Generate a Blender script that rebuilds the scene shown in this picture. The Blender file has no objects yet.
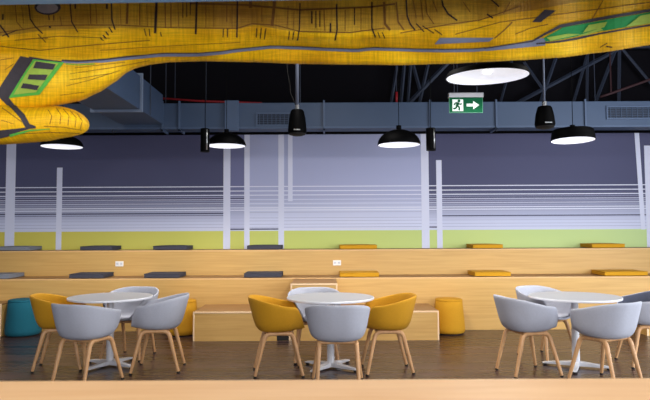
import bpy, bmesh, math, random
from math import sin, cos, pi, radians
from mathutils import Vector, Matrix, Euler
from mathutils.bvhtree import BVHTree

random.seed(7)
sc = bpy.context.scene
COL = sc.collection

# ------------------------------------------------------------------ camera
F = 600.0
CAMZ = 1.45
PITCH, ROLL = radians(2.86), radians(-0.27)
cam_d = bpy.data.cameras.new('camera')
cam = bpy.data.objects.new('camera', cam_d)
COL.objects.link(cam)
CM = Matrix.Rotation(pi/2 + PITCH, 4, 'X') @ Matrix.Rotation(ROLL, 4, 'Z')
CAMP = Vector((0, 0, CAMZ))
cam.matrix_world = Matrix.Translation(CAMP) @ CM
cam_d.sensor_width = 36
cam_d.lens = 36 * F / 650
cam_d.dof.use_dof = True
cam_d.dof.focus_distance = 8.4
cam_d.dof.aperture_fstop = 3.2
sc.camera = cam
R3 = CM.to_3x3()


def ray(px, py):
    return (R3 @ Vector(((px - 325) / F, (200 - py) / F, -1))).normalized()


def at(px, py, Y):
    d = ray(px, py)
    return CAMP + d * (Y / d.y)


def at_z(px, py, z):
    d = ray(px, py)
    return CAMP + d * ((z - CAMZ) / d.z)


# ------------------------------------------------------------------ helpers
def lin(c):
    return tuple(((v / 255) / 12.92 if v / 255 <= .04045 else (((v / 255) + .055) / 1.055) ** 2.4) for v in c) + (1,)


def mat(name, rgb, rough=.6, metal=0.0, var=0.0, scale=8, bump=0.0, bscale=200, emit=0, spec=.5):
    m = bpy.data.materials.new(name)
    m.use_nodes = True
    nt = m.node_tree
    b = nt.nodes['Principled BSDF']
    b.inputs['Base Color'].default_value = lin(rgb)
    b.inputs['Roughness'].default_value = rough
    b.inputs['Metallic'].default_value = metal
    b.inputs['Specular IOR Level'].default_value = spec
    tc = nt.nodes.new('ShaderNodeTexCoord')
    if var:
        n = nt.nodes.new('ShaderNodeTexNoise')
        n.inputs['Scale'].default_value = scale
        n.inputs['Detail'].default_value = 6
        nt.links.new(tc.outputs['Object'], n.inputs['Vector'])
        mx = nt.nodes.new('ShaderNodeMix')
        mx.data_type = 'RGBA'
        c = lin(rgb)
        mx.inputs[6].default_value = tuple(v * (1 - var) for v in c[:3]) + (1,)
        mx.inputs[7].default_value = tuple(min(1, v * (1 + var)) for v in c[:3]) + (1,)
        nt.links.new(n.outputs['Fac'], mx.inputs[0])
        nt.links.new(mx.outputs[2], b.inputs['Base Color'])
    if bump:
        n2 = nt.nodes.new('ShaderNodeTexNoise')
        n2.inputs['Scale'].default_value = bscale
        nt.links.new(tc.outputs['Object'], n2.inputs['Vector'])
        bp = nt.nodes.new('ShaderNodeBump')
        bp.inputs['Strength'].default_value = bump
        bp.inputs['Distance'].default_value = .004
        nt.links.new(n2.outputs['Fac'], bp.inputs['Height'])
        nt.links.new(bp.outputs['Normal'], b.inputs['Normal'])
    if emit:
        b.inputs['Emission Color'].default_value = lin(rgb)
        b.inputs['Emission Strength'].default_value = emit
    return m


def wood(name, a, bcol, stretch=(1.2, 22, 22), rough=.45, scale=2.0, plank=None):
    m = bpy.data.materials.new(name)
    m.use_nodes = True
    nt = m.node_tree
    L = nt.links.new
    p = nt.nodes['Principled BSDF']
    p.inputs['Roughness'].default_value = rough
    tc = nt.nodes.new('ShaderNodeTexCoord')
    mp = nt.nodes.new('ShaderNodeMapping')
    mp.inputs['Scale'].default_value = stretch
    L(tc.outputs['Object'], mp.inputs['Vector'])
    n = nt.nodes.new('ShaderNodeTexNoise')
    n.inputs['Scale'].default_value = scale
    n.inputs['Detail'].default_value = 7
    n.inputs['Distortion'].default_value = .6
    L(mp.outputs[0], n.inputs['Vector'])
    cr = nt.nodes.new('ShaderNodeValToRGB')
    cr.color_ramp.elements[0].position = .3
    cr.color_ramp.elements[1].position = .72
    cr.color_ramp.elements[0].color = lin(a)
    cr.color_ramp.elements[1].color = lin(bcol)
    L(n.outputs['Fac'], cr.inputs[0])
    out = cr.outputs[0]
    if plank:
        br = nt.nodes.new('ShaderNodeTexBrick')
        br.inputs['Scale'].default_value = 1
        br.inputs['Brick Width'].default_value = plank[0]
        br.inputs['Row Height'].default_value = plank[1]
        br.inputs['Mortar Size'].default_value = .004
        br.inputs['Color1'].default_value = (.72, .72, .72, 1)
        br.inputs['Color2'].default_value = (1.15, 1.12, 1.1, 1)
        br.inputs['Mortar'].default_value = (.35, .35, .35, 1)
        L(tc.outputs['Object'], br.inputs['Vector'])
        mx = nt.nodes.new('ShaderNodeMix')
        mx.data_type = 'RGBA'
        mx.blend_type = 'MULTIPLY'
        mx.inputs[0].default_value = 1
        L(out, mx.inputs[6])
        L(br.outputs['Color'], mx.inputs[7])
        out = mx.outputs[2]
        rn = nt.nodes.new('ShaderNodeMapRange')
        rn.inputs[3].default_value = rough - .06
        rn.inputs[4].default_value = rough + .1
        L(n.outputs['Fac'], rn.inputs[0])
        L(rn.outputs[0], p.inputs['Roughness'])
    L(out, p.inputs['Base Color'])
    return m


def link(name, bm, m, parent=None, smooth=False, bevel=0, solid=0, sub=0, auto=None):
    bmesh.ops.recalc_face_normals(bm, faces=bm.faces)
    me = bpy.data.meshes.new(name)
    bm.to_mesh(me)
    bm.free()
    for mm in (m if isinstance(m, (list, tuple)) else [m]):
        me.materials.append(mm)
    o = bpy.data.objects.new(name, me)
    COL.objects.link(o)
    if parent is not None:
        o.parent = parent
    if solid:
        md = o.modifiers.new('solid', 'SOLIDIFY')
        md.thickness = solid
        md.offset = 0
    if bevel:
        md = o.modifiers.new('bevel', 'BEVEL')
        md.width = bevel
        md.segments = 3
        md.limit_method = 'ANGLE'
        md.angle_limit = radians(40)
    if sub:
        md = o.modifiers.new('sub', 'SUBSURF')
        md.levels = sub
        md.render_levels = sub
    if smooth:
        for f in me.polygons:
            f.use_smooth = True
        if auto:
            me.set_sharp_from_angle(angle=radians(auto))
    return o


def tag(o, label=None, cat=None, group=None, kind=None):
    if label: o['label'] = label
    if cat: o['category'] = cat
    if group: o['group'] = group
    if kind: o['kind'] = kind
    return o


def thing(name, label, cat, loc=(0, 0, 0), rz=0, group=None):
    o = bpy.data.objects.new(name, None)
    o.empty_display_size = .1
    COL.objects.link(o)
    o.location = loc
    o.rotation_euler = (0, 0, rz)
    return tag(o, label, cat, group)


def box(bm, x0, x1, y0, y1, z0, z1):
    vs = [bm.verts.new((x, y, z)) for x in (x0, x1) for y in (y0, y1) for z in (z0, z1)]
    for f in ((0, 1, 3, 2), (4, 6, 7, 5), (0, 4, 5, 1), (2, 3, 7, 6), (0, 2, 6, 4), (1, 5, 7, 3)):
        bm.faces.new([vs[i] for i in f])
    return bm


def B(*a):
    return box(bmesh.new(), *a)


def tube(bm, pts, rad, n=10, cap=True):
    pts = [Vector(p) for p in pts]
    if not isinstance(rad, (list, tuple)):
        rad = [rad] * len(pts)
    rings = []
    up = None
    for i, p in enumerate(pts):
        t = (pts[min(i + 1, len(pts) - 1)] - pts[max(i - 1, 0)]).normalized()
        if up is None:
            up = Vector((0, 0, 1)) if abs(t.z) < .9 else Vector((1, 0, 0))
        s = t.cross(up).normalized()
        up = s.cross(t).normalized()
        rings.append([bm.verts.new(p + rad[i] * (cos(a) * s + sin(a) * up)) for a in [2 * pi * k / n for k in range(n)]])
    for a, b in zip(rings, rings[1:]):
        for k in range(n):
            bm.faces.new((a[k], a[(k + 1) % n], b[(k + 1) % n], b[k]))
    if cap:
        bm.faces.new(rings[0][::-1])
        bm.faces.new(rings[-1])
    return bm


def lathe(bm, prof, n=32, c=(0, 0, 0)):
    c = Vector(c)
    rings = []
    for r, z in prof:
        if r < 1e-6:
            rings.append([bm.verts.new(c + Vector((0, 0, z)))])
        else:
            rings.append([bm.verts.new(c + Vector((r * cos(2 * pi * k / n), r * sin(2 * pi * k / n), z))) for k in range(n)])
    for a, b in zip(rings, rings[1:]):
        for k in range(n):
            k2 = (k + 1) % n
            if len(a) == 1 and len(b) == 1:
                continue
            if len(a) == 1:
                bm.faces.new((a[0], b[k2], b[k]))
            elif len(b) == 1:
                bm.faces.new((a[k], a[k2], b[0]))
            else:
                bm.faces.new((a[k], a[k2], b[k2], b[k]))
    return bm


def prism(bm, pts, y0, y1):
    """polygon given in x,z extruded along y"""
    a = [bm.verts.new((p[0], y0, p[1])) for p in pts]
    b = [bm.verts.new((p[0], y1, p[1])) for p in pts]
    n = len(pts)
    bm.faces.new(a)
    bm.faces.new(b[::-1])
    for k in range(n):
        bm.faces.new((a[k], b[k], b[(k + 1) % n], a[(k + 1) % n]))
    return bm


def interp(x, tbl):
    if x <= tbl[0][0]: return tbl[0][1]
    for (a, b), (c, d) in zip(tbl, tbl[1:]):
        if x <= c:
            t = (x - a) / (c - a)
            t = t * t * (3 - 2 * t) * .35 + t * .65
            return b + (d - b) * t
    return tbl[-1][1]


def dup(root, loc, rz, label, name=None, scale=None):
    r = root.copy()
    COL.objects.link(r)
    r.location = loc
    r.rotation_euler = (0, 0, rz)
    r['label'] = label
    if scale: r.scale = scale
    for ch in root.children:
        c = ch.copy()
        COL.objects.link(c)
        c.parent = r
        for g in ch.children:
            d = g.copy()
            COL.objects.link(d)
            d.parent = c
    return r


# ------------------------------------------------------------------ materials
M = {}
M['oak'] = wood('oak_panel', (190, 148, 82), (206, 165, 97), (.6, 14, 14), .5)
M['oak_tread'] = wood('oak_tread', (140, 102, 60), (154, 114, 70), (.7, 16, 16), .5)
M['edge'] = mat('pale_edge_band', (238, 205, 165), .5, var=.05)
M['edge_oak'] = mat('oak_edge_band', (214, 172, 116), .5, var=.05)
M['counter'] = wood('counter_wood', (226, 178, 128), (238, 194, 146), (1.0, 14, 14), .45)
M['leg'] = wood('beech_leg', (192, 142, 96), (212, 166, 118), (14, 14, 2), .45, 3)
M['floor'] = wood('dark_plank_floor', (30, 21, 23), (76, 54, 54), (.45, 8, 8), .26, 1.6, plank=(1.6, .14))
M['fab_grey'] = mat('pale_grey_fabric', (170, 172, 184), .9, var=.08, scale=60, bump=.5, bscale=350)
M['fab_slate'] = mat('slate_fabric', (76, 80, 98), .9, var=.1, scale=60, bump=.5, bscale=350)
M['fab_dark'] = mat('charcoal_fabric', (62, 62, 74), .9, var=.12, scale=60, bump=.4, bscale=300)
M['fab_ash'] = mat('ash_fabric', (120, 124, 134), .9, var=.1, scale=60, bump=.4, bscale=300)
M['fab_mustard'] = mat('mustard_fabric', (190, 136, 12), .9, var=.08, scale=50, bump=.5, bscale=350)
M['fab_ochre'] = mat('ochre_cushion_fabric', (196, 142, 12), .9, var=.08, scale=50, bump=.4, bscale=300)
M['fab_teal'] = mat('teal_fabric', (0, 88, 106), .9, var=.1, scale=50, bump=.4, bscale=300)
M['white'] = mat('white_lacquer', (214, 214, 220), .35, var=.02)
M['table'] = mat('white_laminate', (160, 163, 173), .3, var=.03, scale=20)
M['black'] = mat('black_lacquer', (2, 2, 3), .6, spec=.06)
M['rubber'] = mat('dark_rubber', (20, 18, 18), .8)
M['lampwhite'] = mat('lamp_inner_white', (230, 231, 240), .5, emit=.38)
M['bulb'] = mat('lit_bulb', (255, 250, 244), .4, emit=.6)
M['silver'] = mat('brushed_silver', (170, 172, 176), .35, 1.0)
M['duct'] = mat('painted_duct', (64, 83, 112), .55, var=.07, scale=2.5)
M['duct_edge'] = mat('painted_duct_flange', (76, 95, 125), .5, var=.04, scale=4)
M['flange'] = mat('pale_duct_flange', (126, 142, 168), .5, var=.04, scale=4)
M['pole'] = mat('grey_pole_paint', (92, 100, 120), .5)
M['duct_dark'] = mat('grille_shadow_back', (36, 44, 60), .8)
M['steel'] = mat('truss_steel_paint', (46, 54, 72), .6, var=.1, scale=6)
M['red'] = mat('red_pipe_paint', (150, 22, 34), .5)
M['dimred'] = mat('shaded_red_pipe_paint', (48, 16, 24), .7)  # the red pipe paint darkened, dim roof light put into the colour
M['ceil'] = mat('black_ceiling', (14, 13, 17), .95, var=.2, spec=.1)
M['wallblack'] = mat('black_upper_wall', (16, 15, 20), .95, spec=.1)
M['sidewall'] = mat('grey_side_wall', (128, 128, 140), .85, var=.03)
M['slot'] = mat('dark_slot', (22, 18, 18), .8)
M['beam'] = mat('pale_blue_beam', (128, 178, 226), .6, var=.03)
M['green'] = mat('exit_green', (0, 86, 52), .5, emit=.1, spec=.1)
M['signwhite'] = mat('exit_white', (225, 240, 232), .4, emit=.25)
M['signedge'] = mat('exit_pale_rim', (80, 150, 120), .5, emit=.05)
M['outlet'] = mat('outlet_plastic', (236, 232, 224), .4)

# ------------------------------------------------------------------ room
Y_BENCH, Y_LOW, Y_UP, Y_WALL = 7.95, 8.75, 9.32, 9.8
Z_BENCH, Z_LOW, Z_UP = .382, .758, 1.148
XL, XR = -6.4, 6.4
Y_BACK = -5.5
ZC = 4.4
S = lambda name, bm, m, **k: tag(link(name, bm, m, **k), kind='structure')
S('floor', B(XL, XR, Y_BACK, Y_WALL + .15, -.1, 0), M['floor'])
S('ceiling', B(XL - .15, XR + .15, Y_BACK, Y_WALL + .15, ZC, ZC + .1), M['ceil'])
ZM = at(325, 134.3, Y_WALL - .012).z       # top of the mural
wb = S('wall_back', B(XL - .15, XR + .15, Y_WALL, Y_WALL + .15, 0, ZM), M['sidewall'])
S('wall_back_upper', B(XL - .15, XR + .15, Y_WALL, Y_WALL + .15, ZM, ZC), M['wallblack'])
S('wall_left', B(XL - .15, XL, Y_BACK, Y_WALL, 0, ZC), M['sidewall'])
# right wall with two tall openings assumed for daylight in front of the seating
bm = bmesh.new()
box(bm, XR, XR + .15, 6.6, Y_WALL, 0, ZC)
box(bm, XR, XR + .15, Y_BACK, 6.6, 3.2, ZC)
box(bm, XR, XR + .15, Y_BACK, 6.6, 0, .4)
box(bm, XR, XR + .15, 2.9, 3.3, .4, 3.2)
box(bm, XR, XR + .15, -1.2, -.8, .4, 3.2)
S('wall_right', bm, M['sidewall'])

# ------------------------------------------------------------------ mural
YM = Y_WALL - .001
zz = lambda py: at(325, py, YM - .01).z
xx = lambda px, py=190: at(px, py, YM - .01).x


def ramp_mat(name, stops, axis='Z', lo=0, hi=1, rough=.7):
    m = bpy.data.materials.new(name)
    m.use_nodes = True
    nt = m.node_tree
    L = nt.links.new
    p = nt.nodes['Principled BSDF']
    p.inputs['Roughness'].default_value = rough
    p.inputs['Specular IOR Level'].default_value = .3
    g = nt.nodes.new('ShaderNodeTexCoord')
    sp = nt.nodes.new('ShaderNodeSeparateXYZ')
    L(g.outputs['Object'], sp.inputs[0])
    mr = nt.nodes.new('ShaderNodeMapRange')
    mr.inputs[1].default_value = lo
    mr.inputs[2].default_value = hi
    L(sp.outputs[axis], mr.inputs[0])
    cr = nt.nodes.new('ShaderNodeValToRGB')
    els = cr.color_ramp.elements
    while len(els) < len(stops):
        els.new(.5)
    for e, (pos, c) in zip(els, sorted(stops)):
        e.position = pos
        e.color = lin(c)
    L(mr.outputs[0], cr.inputs[0])
    L(cr.outputs[0], p.inputs['Base Color'])
    return m


zlo, zhi = zz(235), zz(130)
fz = lambda py: (zz(py) - zlo) / (zhi - zlo)
DK, LT = (78, 80, 110), (164, 170, 204)
m_dark = ramp_mat('mural_slate_print', [(fz(234), (206, 210, 234)), (fz(222), (200, 204, 228)), (fz(215), (178, 182, 208)),
                                        (fz(206), (138, 141, 168)), (fz(198), (100, 102, 132)), (fz(190), DK), (fz(132), (80, 81, 112))], 'Z', zlo, zhi)
m_light = ramp_mat('mural_lavender_print', [(fz(234), (212, 216, 238)), (fz(220), (208, 212, 236)), (fz(206), (190, 195, 222)),
                                            (fz(196), (170, 175, 208)), (fz(132), LT)], 'Z', zlo, zhi)
m_mid = ramp_mat('mural_dusk_print', [(fz(234), (196, 200, 226)), (fz(218), (186, 190, 218)), (fz(200), (132, 135, 168)),
                                      (fz(188), (112, 115, 152)), (fz(132), (110, 112, 148))], 'Z', zlo, zhi)
m_band = ramp_mat('mural_lime_print', [(0, (204, 190, 84)), (.3, (200, 198, 98)), (.5, (196, 208, 118)), (1, (190, 212, 148))], 'X', xx(0), xx(650))
m_stripe = mat('mural_white_stripe', (212, 215, 236), .7, var=.02)
m_lw = mat('mural_white_line', (222, 224, 240), .7)
m_lg = mat('mural_grey_line', (172, 175, 202), .7)
m_ld = mat('mural_dark_line', (70, 70, 96), .7)
mural = thing('wall_mural', 'wide printed mural of pale vertical posts and thin level lines above a lime band', 'mural', (0, YM, 0))
def mp(name, x0, x1, z0, z1, m, dy):
    return link(name, B(x0, x1, -.002 - dy, 0, z0, z1), m, mural)
xa, xb = XL + .02, XR - .02
bz = zz(230.5)
mp('printed_panel', xa, xx(227), bz, ZM, m_dark, 0)
mp('printed_panel', xx(227), xx(247), bz, ZM, m_mid, 0)
mp('printed_panel', xx(247), xx(425), bz, ZM, m_light, 0)
mp('printed_panel', xx(425), xb, bz, ZM, m_dark, 0)
mp('lime_band', xa, xb, Z_UP, bz, m_band, 0)
for py, w in ((186.2, .9), (190.6, .9), (194.8, .9), (207.5, .8), (209.8, .9), (199.2, .5), (203.2, .5)):
    link('white_stripe', B(xa, xb, -.0035, -.0021, zz(py + w / 2), zz(py - w / 2)), m_lw, mural)
for py, w in ((197, .5), (201, .5), (205.3, .5), (212, .6), (217.6, .5), (220.6, .5), (224, .5), (227, .6)):
    link('grey_stripe', B(xa, xb, -.0034, -.0022, zz(py + w / 2), zz(py - w / 2)), m_lg, mural)
for x0, x1, py, w in ((-40, 226, 212.9, 1.2), (-40, 226, 197.8, .8), (-40, 226, 215, .5), (228, 246, 228.8, 1.3), (248, 280, 228.8, 1.3),
                      (428, 700, 197.5, .8), (440, 700, 216.3, 1.1), (428, 439, 227.6, 1.2), (228, 246, 197.8, 1)):
    link('dark_stripe', B(xx(x0), xx(x1), -.0039, -.0023, zz(py + w / 2), zz(py - w / 2)), m_ld, mural)
for x0, x1, y0, y1 in ((5.5, 15, 133.5, 252), (56.5, 62, 166.3, 252), (223.3, 230.3, 133.5, 252), (244.2, 249.6, 133.5, 252), (278.3, 284, 133.5, 252),
                       (288, 292.6, 133.5, 201), (421.3, 429, 133.5, 252), (436.5, 442, 160.6, 252), (645.6, 656, 147, 252)):
    mp('vertical_post', xx(x0), xx(x1), max(Z_UP, zz(y1)), min(ZM, zz(y0)), m_stripe, .003)
bm = prism(bmesh.new(), [(xx(636.4), ZM), (xx(641), ZM), (xx(644.4), zz(231)), (xx(640.2), zz(231))], -.005, 0)
link('vertical_post', bm, m_stripe, mural)
tag(mural)

# black bar standing in for the shadow gap along the top of the mural
t = tag(link('shadow_gap_bar', tube(bmesh.new(), [(XL + .05, Y_WALL - .06, zz(132.6)), (XR - .05, Y_WALL - .06, zz(132.6))], .034), M['black'], smooth=True),
        'black bar standing in for the shadow line along the top edge of the mural', 'pipe')

# ------------------------------------------------------------------ tiers and benches
def tier(name, label, x0, x1, y0, y1, z, zbase=0):
    t = thing(name, label, 'seating')
    link('riser', B(x0, x1, y0, y0 + .03, zbase, z - .022), M['oak'], t)
    link('tread', B(x0, x1, y0 + .012, y1, z - .022, z), M['oak_tread'], t)
    link('edge_band', B(x0, x1, y0 - .001, y0 + .012, z - .022, z), M['edge_oak'], t, bevel=.003)
    return t
tier('seating_tier', 'lower oak seating tier behind the benches carrying seven flat cushions', XL + .005, XR - .005, Y_LOW, Y_UP, Z_LOW)
tier('seating_tier', 'upper oak seating tier against the mural with two white sockets', XL + .005, XR - .005, Y_UP, Y_WALL - .006, Z_UP)


def bench(label, x0, x1, z, y0=Y_BENCH, y1=Y_LOW - .003, name='step_bench'):
    t = thing(name, label, 'bench')
    th = .02
    link('front_panel', B(x0 + th, x1 - th, y0, y0 + .02, 0, z - th), M['oak'], t)
    link('top_panel', B(x0 + .004, x1 - .004, y0 + .012, y1, z - th, z), M['oak_tread'], t)
    for xa_, xb_ in ((x0, x0 + th), (x1 - th, x1)):
        link('end_panel', B(xa_, xb_, y0 + .012, y1, 0, z - th), M['oak'], t)
    bm = bmesh.new()
    box(bm, x0, x1, y0 - .004, y0 + .012, z - th, z)
    box(bm, x0, x0 + th, y0 - .004, y0 + .012, 0, z - th)
    box(bm, x1 - th, x1, y0 - .004, y0 + .012, 0, z - th)
    link('edge_band', bm, M['edge'], t, bevel=.002)
    return t
BX = lambda px: at(px, 320, Y_BENCH).x
bL = bench('long low oak bench left of the tall block, between mustard pouf and block', BX(193), BX(290.3), Z_BENCH)
link('toe_slot', B(BX(277), BX(289), Y_BENCH - .003, Y_BENCH - .0005, .003, .075), M['slot'], bL)
bench('tall oak block set into the low benches behind the middle table', BX(290.6), BX(337.6), .745, y1=Y_LOW - .003, name='step_block')
bench('low oak bench right of the tall block, beside the lone mustard pouf', BX(337.9), BX(439), Z_BENCH)
bench('low oak bench cut off by the left edge, beside the teal pouf', XL + .02, at(1.0, 320, 8.36).x, .45, 8.36)
bench('low oak bench cut off by the right edge, behind the chair with the dark inside', at(646.8, 320, 8.2).x, XR - .02, .42, 8.2)

# outlets
def outlet(px, py, label):
    p = at(px, py, Y_UP)
    t = thing('power_outlet', label, 'socket', (p.x, Y_UP - .0005, p.z))
    link('cover_plate', B(-.062, .062, -.008, 0, -.04, .04), M['outlet'], t, bevel=.003)
    for s in (-.03, .03):
        bm = B(s - .02, s + .02, -.0095, -.0078, -.022, .022)
        so = link('socket', bm, M['white'], t, bevel=.001)
        bm = bmesh.new()
        for q in (-.008, .008):
            box(bm, s + q - .002, s + q + .002, -.0102, -.0094, -.008, .008)
        link('pin_hole', bm, M['slot'], so)
outlet(119.5, 263.8, 'white double socket on the upper riser above the grey cushions')
outlet(337, 262.8, 'white double socket on the upper riser above a mustard cushion')

# ------------------------------------------------------------------ cushions
def cushion(x0, x1, y0, y1, z, m, label, group):
    t = thing('seat_cushion', label, 'cushion', ((x0 + x1) / 2, (y0 + y1) / 2, z), group=group)
    w, d, h = (x1 - x0) / 2, (y1 - y0) / 2, .072
    bm = bmesh.new()
    N = 12
    def P(i, j, k):
        u, v = -1 + 2 * i / N, -1 + 2 * j / N
        crown = (1 - u ** 4) * (1 - v ** 4)
        return Vector((u * w, v * d, .010 + (k * (h - .020)) + (.010 * crown if k else -.010 * min(1, crown * 3))))
    for k in (0, 1):
        g = [[bm.verts.new(P(i, j, k)) for j in range(N + 1)] for i in range(N + 1)]
        for i in range(N):
            for j in range(N):
                bm.faces.new((g[i][j], g[i + 1][j], g[i + 1][j + 1], g[i][j + 1]))
        if k == 0: g0 = g
    ring = lambda g: [g[i][0] for i in range(N)] + [g[N][j] for j in range(N)] + [g[N - i][N] for i in range(N)] + [g[0][N - j] for j in range(N)]
    a, b = ring(g0), ring(g)
    for q in range(len(a)):
        bm.faces.new((a[q], a[(q + 1) % len(a)], b[(q + 1) % len(a)], b[q]))
    link('cover', bm, m, t, smooth=True, bevel=.006, auto=50)
    pip = bmesh.new()
    loop = [(-w, -d), (w, -d), (w, d), (-w, d)]
    for zc in (.011, h - .011):
        for q in range(4):
            a, b = loop[q], loop[(q + 1) % 4]
            tube(pip, [(a[0], a[1], zc), (b[0], b[1], zc)], .004, 6)
    link('piping', pip, m, t, smooth=True)
    return t
rowU = [(-6, 29, 'fab_ash', 'pale grey flat cushion at the left end of the top tier'),
        (80, 112, 'fab_dark', 'charcoal flat cushion on the top tier above the left socket'),
        (153, 187, 'fab_dark', 'charcoal flat cushion on the top tier, between two other charcoal ones'),
        (247, 281, 'fab_dark', 'charcoal flat cushion on the top tier between two pale mural posts'),
        (340, 377, 'fab_ochre', 'mustard flat cushion on the top tier above the right socket'),
        (473, 503, 'fab_ochre', 'mustard flat cushion on the top tier right of the short mural post'),
        (592, 625, 'fab_ochre', 'mustard flat cushion nearest the right end of the top tier')]
for a, b, m, l in rowU:
    cushion(at(a, 248, Y_UP + .04).x, at(b, 248, Y_UP + .04).x, Y_UP + .04, Y_UP + .47, Z_UP, M[m], l, 'flat cushions on the top tier')
rowL = [(-22, 9, 'fab_ash', 'pale grey flat cushion at the left end of the lower tier'),
        (69, 103, 'fab_dark', 'charcoal flat cushion on the lower tier behind the left table'),
        (144, 179, 'fab_dark', 'charcoal flat cushion on the lower tier below the left socket, right of the table'),
        (244, 281, 'fab_dark', 'charcoal flat cushion on the lower tier left of the tall oak block'),
        (340, 379, 'fab_ochre', 'mustard flat cushion on the lower tier right of the tall oak block'),
        (475, 511, 'fab_ochre', 'mustard flat cushion on the lower tier above the lone mustard pouf, to its right'),
        (605, 648, 'fab_ochre', 'mustard flat cushion on the lower tier behind the right table')]
for a, b, m, l in rowL:
    cushion(at(a, 275, Y_LOW + .05).x, at(b, 275, Y_LOW + .05).x, Y_LOW + .05, Y_LOW + .5, Z_LOW, M[m], l, 'flat cushions on the lower tier')

# ------------------------------------------------------------------ poufs
def pouf(px, Y, m, label, r=.215, h=.45):
    x = at(px, 320, Y).x
    t = thing('pouf', label, 'pouf', (x, Y, 0))
    link('body', lathe(bmesh.new(), [(0, .012), (r * .98, .012), (r * 1.06, .03), (r * 1.07, .08), (r * 1.03, .2), (r * .96, .33), (r * .92, h - .035), (r * .9, h - .03)], 40), m, t, smooth=True, auto=60)
    link('top_pad', lathe(bmesh.new(), [(r * .9, h - .03), (r * .925, h - .022), (r * .9, h - .006), (r * .82, h), (r * .4, h + .006), (0, h + .007)], 40), m, t, smooth=True)
    link('base_disc', lathe(bmesh.new(), [(0, 0), (r * .93, 0), (r * .93, .012), (0, .012)], 32), M['rubber'], t)
    return t
pouf(23.5, 8.5, M['fab_teal'], 'teal fabric pouf behind the mustard chair at the left table', r=.22, h=.5)
pouf(182, 8.5, M['fab_mustard'], 'mustard pouf half hidden behind a grey chair, left end of the long bench', h=.48)
pouf(449, 8.5, M['fab_mustard'], 'mustard pouf standing alone at the right end of the bench', r=.205, h=.48)

# ------------------------------------------------------------------ tables
def table(px, Y, rad, label, rz):
    p = at(px, 297, Y)
    t = thing('round_table', label, 'table', (p.x, Y, 0), rz, 'round white tables')
    H = .742
    link('tabletop', lathe(bmesh.new(), [(0, H - .024), (rad - .012, H - .024), (rad - .003, H - .014), (rad - .003, H), (0, H)], 64), M['table'], t, smooth=True, auto=30)
    link('edge_rim', lathe(bmesh.new(), [(rad - .003, H - .022), (rad, H - .018), (rad, H - .004), (rad - .003, H + .0005), (rad - .006, H + .0005)], 64), M['white'], t, smooth=True)
    link('column', tube(bmesh.new(), [(0, 0, .05), (0, 0, H - .03)], [.04, .036], 20), M['white'], t, smooth=True, auto=40)
    link('mount_plate', B(-.16, .16, -.16, .16, H - .036, H - .024), M['white'], t, bevel=.003)
    for k in range(4):
        a = pi / 4 + k * pi / 2
        bm = bmesh.new()
        pr = [(.0, .035, .06), (.05, .034, .062), (.30, .024, .036), (.335, .02, .028)]
        sec = []
        for d, w, z in pr:
            sec.append([bm.verts.new((d * cos(a) - s * w * sin(a), d * sin(a) + s * w * cos(a), q)) for s, q in ((-1, .016), (1, .016), (1, z), (-1, z))])
        for s0, s1 in zip(sec, sec[1:]):
            for q in range(4):
                bm.faces.new((s0[q], s0[(q + 1) % 4], s1[(q + 1) % 4], s1[q]))
        bm.faces.new(sec[0]); bm.faces.new(sec[-1])
        ft = link('base_foot', bm, M['white'], t, bevel=.004)
        link('glide', lathe(bmesh.new(), [(0, 0), (.018, 0), (.018, .016), (0, .016)], 14, (.31 * cos(a), .31 * sin(a), 0)), M['rubber'], ft)
    return t
TB = [(110.7, 6.55, .44), (330.4, 6.4, .462), (574.4, 6.38, .462)]
TL = ['round white table at left with one mustard and three grey chairs', 'round white table in the middle between two mustard chairs',
      'round white table at right with grey chairs only']
for (px, Y, r), l, rz in zip(TB, TL, (.3, .15, .35)):
    table(px, Y, r, l, rz)

# ------------------------------------------------------------------ chairs
def sstep(a, b, x):
    t = max(0, min(1, (x - a) / (b - a)))
    return t * t * (3 - 2 * t)


def chair_shell():
    bm = bmesh.new()
    NA, prof = 56, [(.0, .0), (.2, -.004), (.42, -.006), (.60, -.002), (.71, .03), (.79, .12), (.845, .27), (.885, .46), (.925, .68), (.965, .87), (.985, 1.0)]
    z0 = .447
    c = bm.verts.new((0, 0, z0 - .006))
    rings = []
    for r, q in prof[1:]:
        ring = []
        for k in range(NA):
            ph = 2 * pi * k / NA                # 0 = front (+Y)
            a = abs((ph + pi) % (2 * pi) - pi)
            sx, cy = sin(ph), cos(ph)
            n = 2.5
            hw, hd = .305, (.265 if cy > 0 else .275)
            den = (abs(sx / hw) ** n + abs(cy / hd) ** n) ** (1 / n)
            R = 1 / den
            h = .478 + sstep(.38, 1.05, a) * .212 + sstep(.95, 2.7, a) * .091
            wall = sstep(.3, .9, a)
            z = z0 + (h - z0) * max(0, q) + (q if q < 0 else 0)
            rr = r if wall > .99 else r * wall + (1 - wall) * min(1, r * 1.02)
            if a < .7:
                z -= (1 - a / .7) * .02 * max(0, (r - .7) / .3)
            # seat falls slightly to the back
            z += -.012 * (-cy) * r * (1 - q)
            lean = .035 * q * sstep(1.9, 2.9, a)
            ring.append(bm.verts.new((sx * R * rr, cy * R * rr - lean, z)))
        rings.append(ring)
    for k in range(NA):
        bm.faces.new((c, rings[0][k], rings[0][(k + 1) % NA]))
    for a, b in zip(rings, rings[1:]):
        for k in range(NA):
            bm.faces.new((a[k], b[k], b[(k + 1) % NA], a[(k + 1) % NA]))
    return bm


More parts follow.
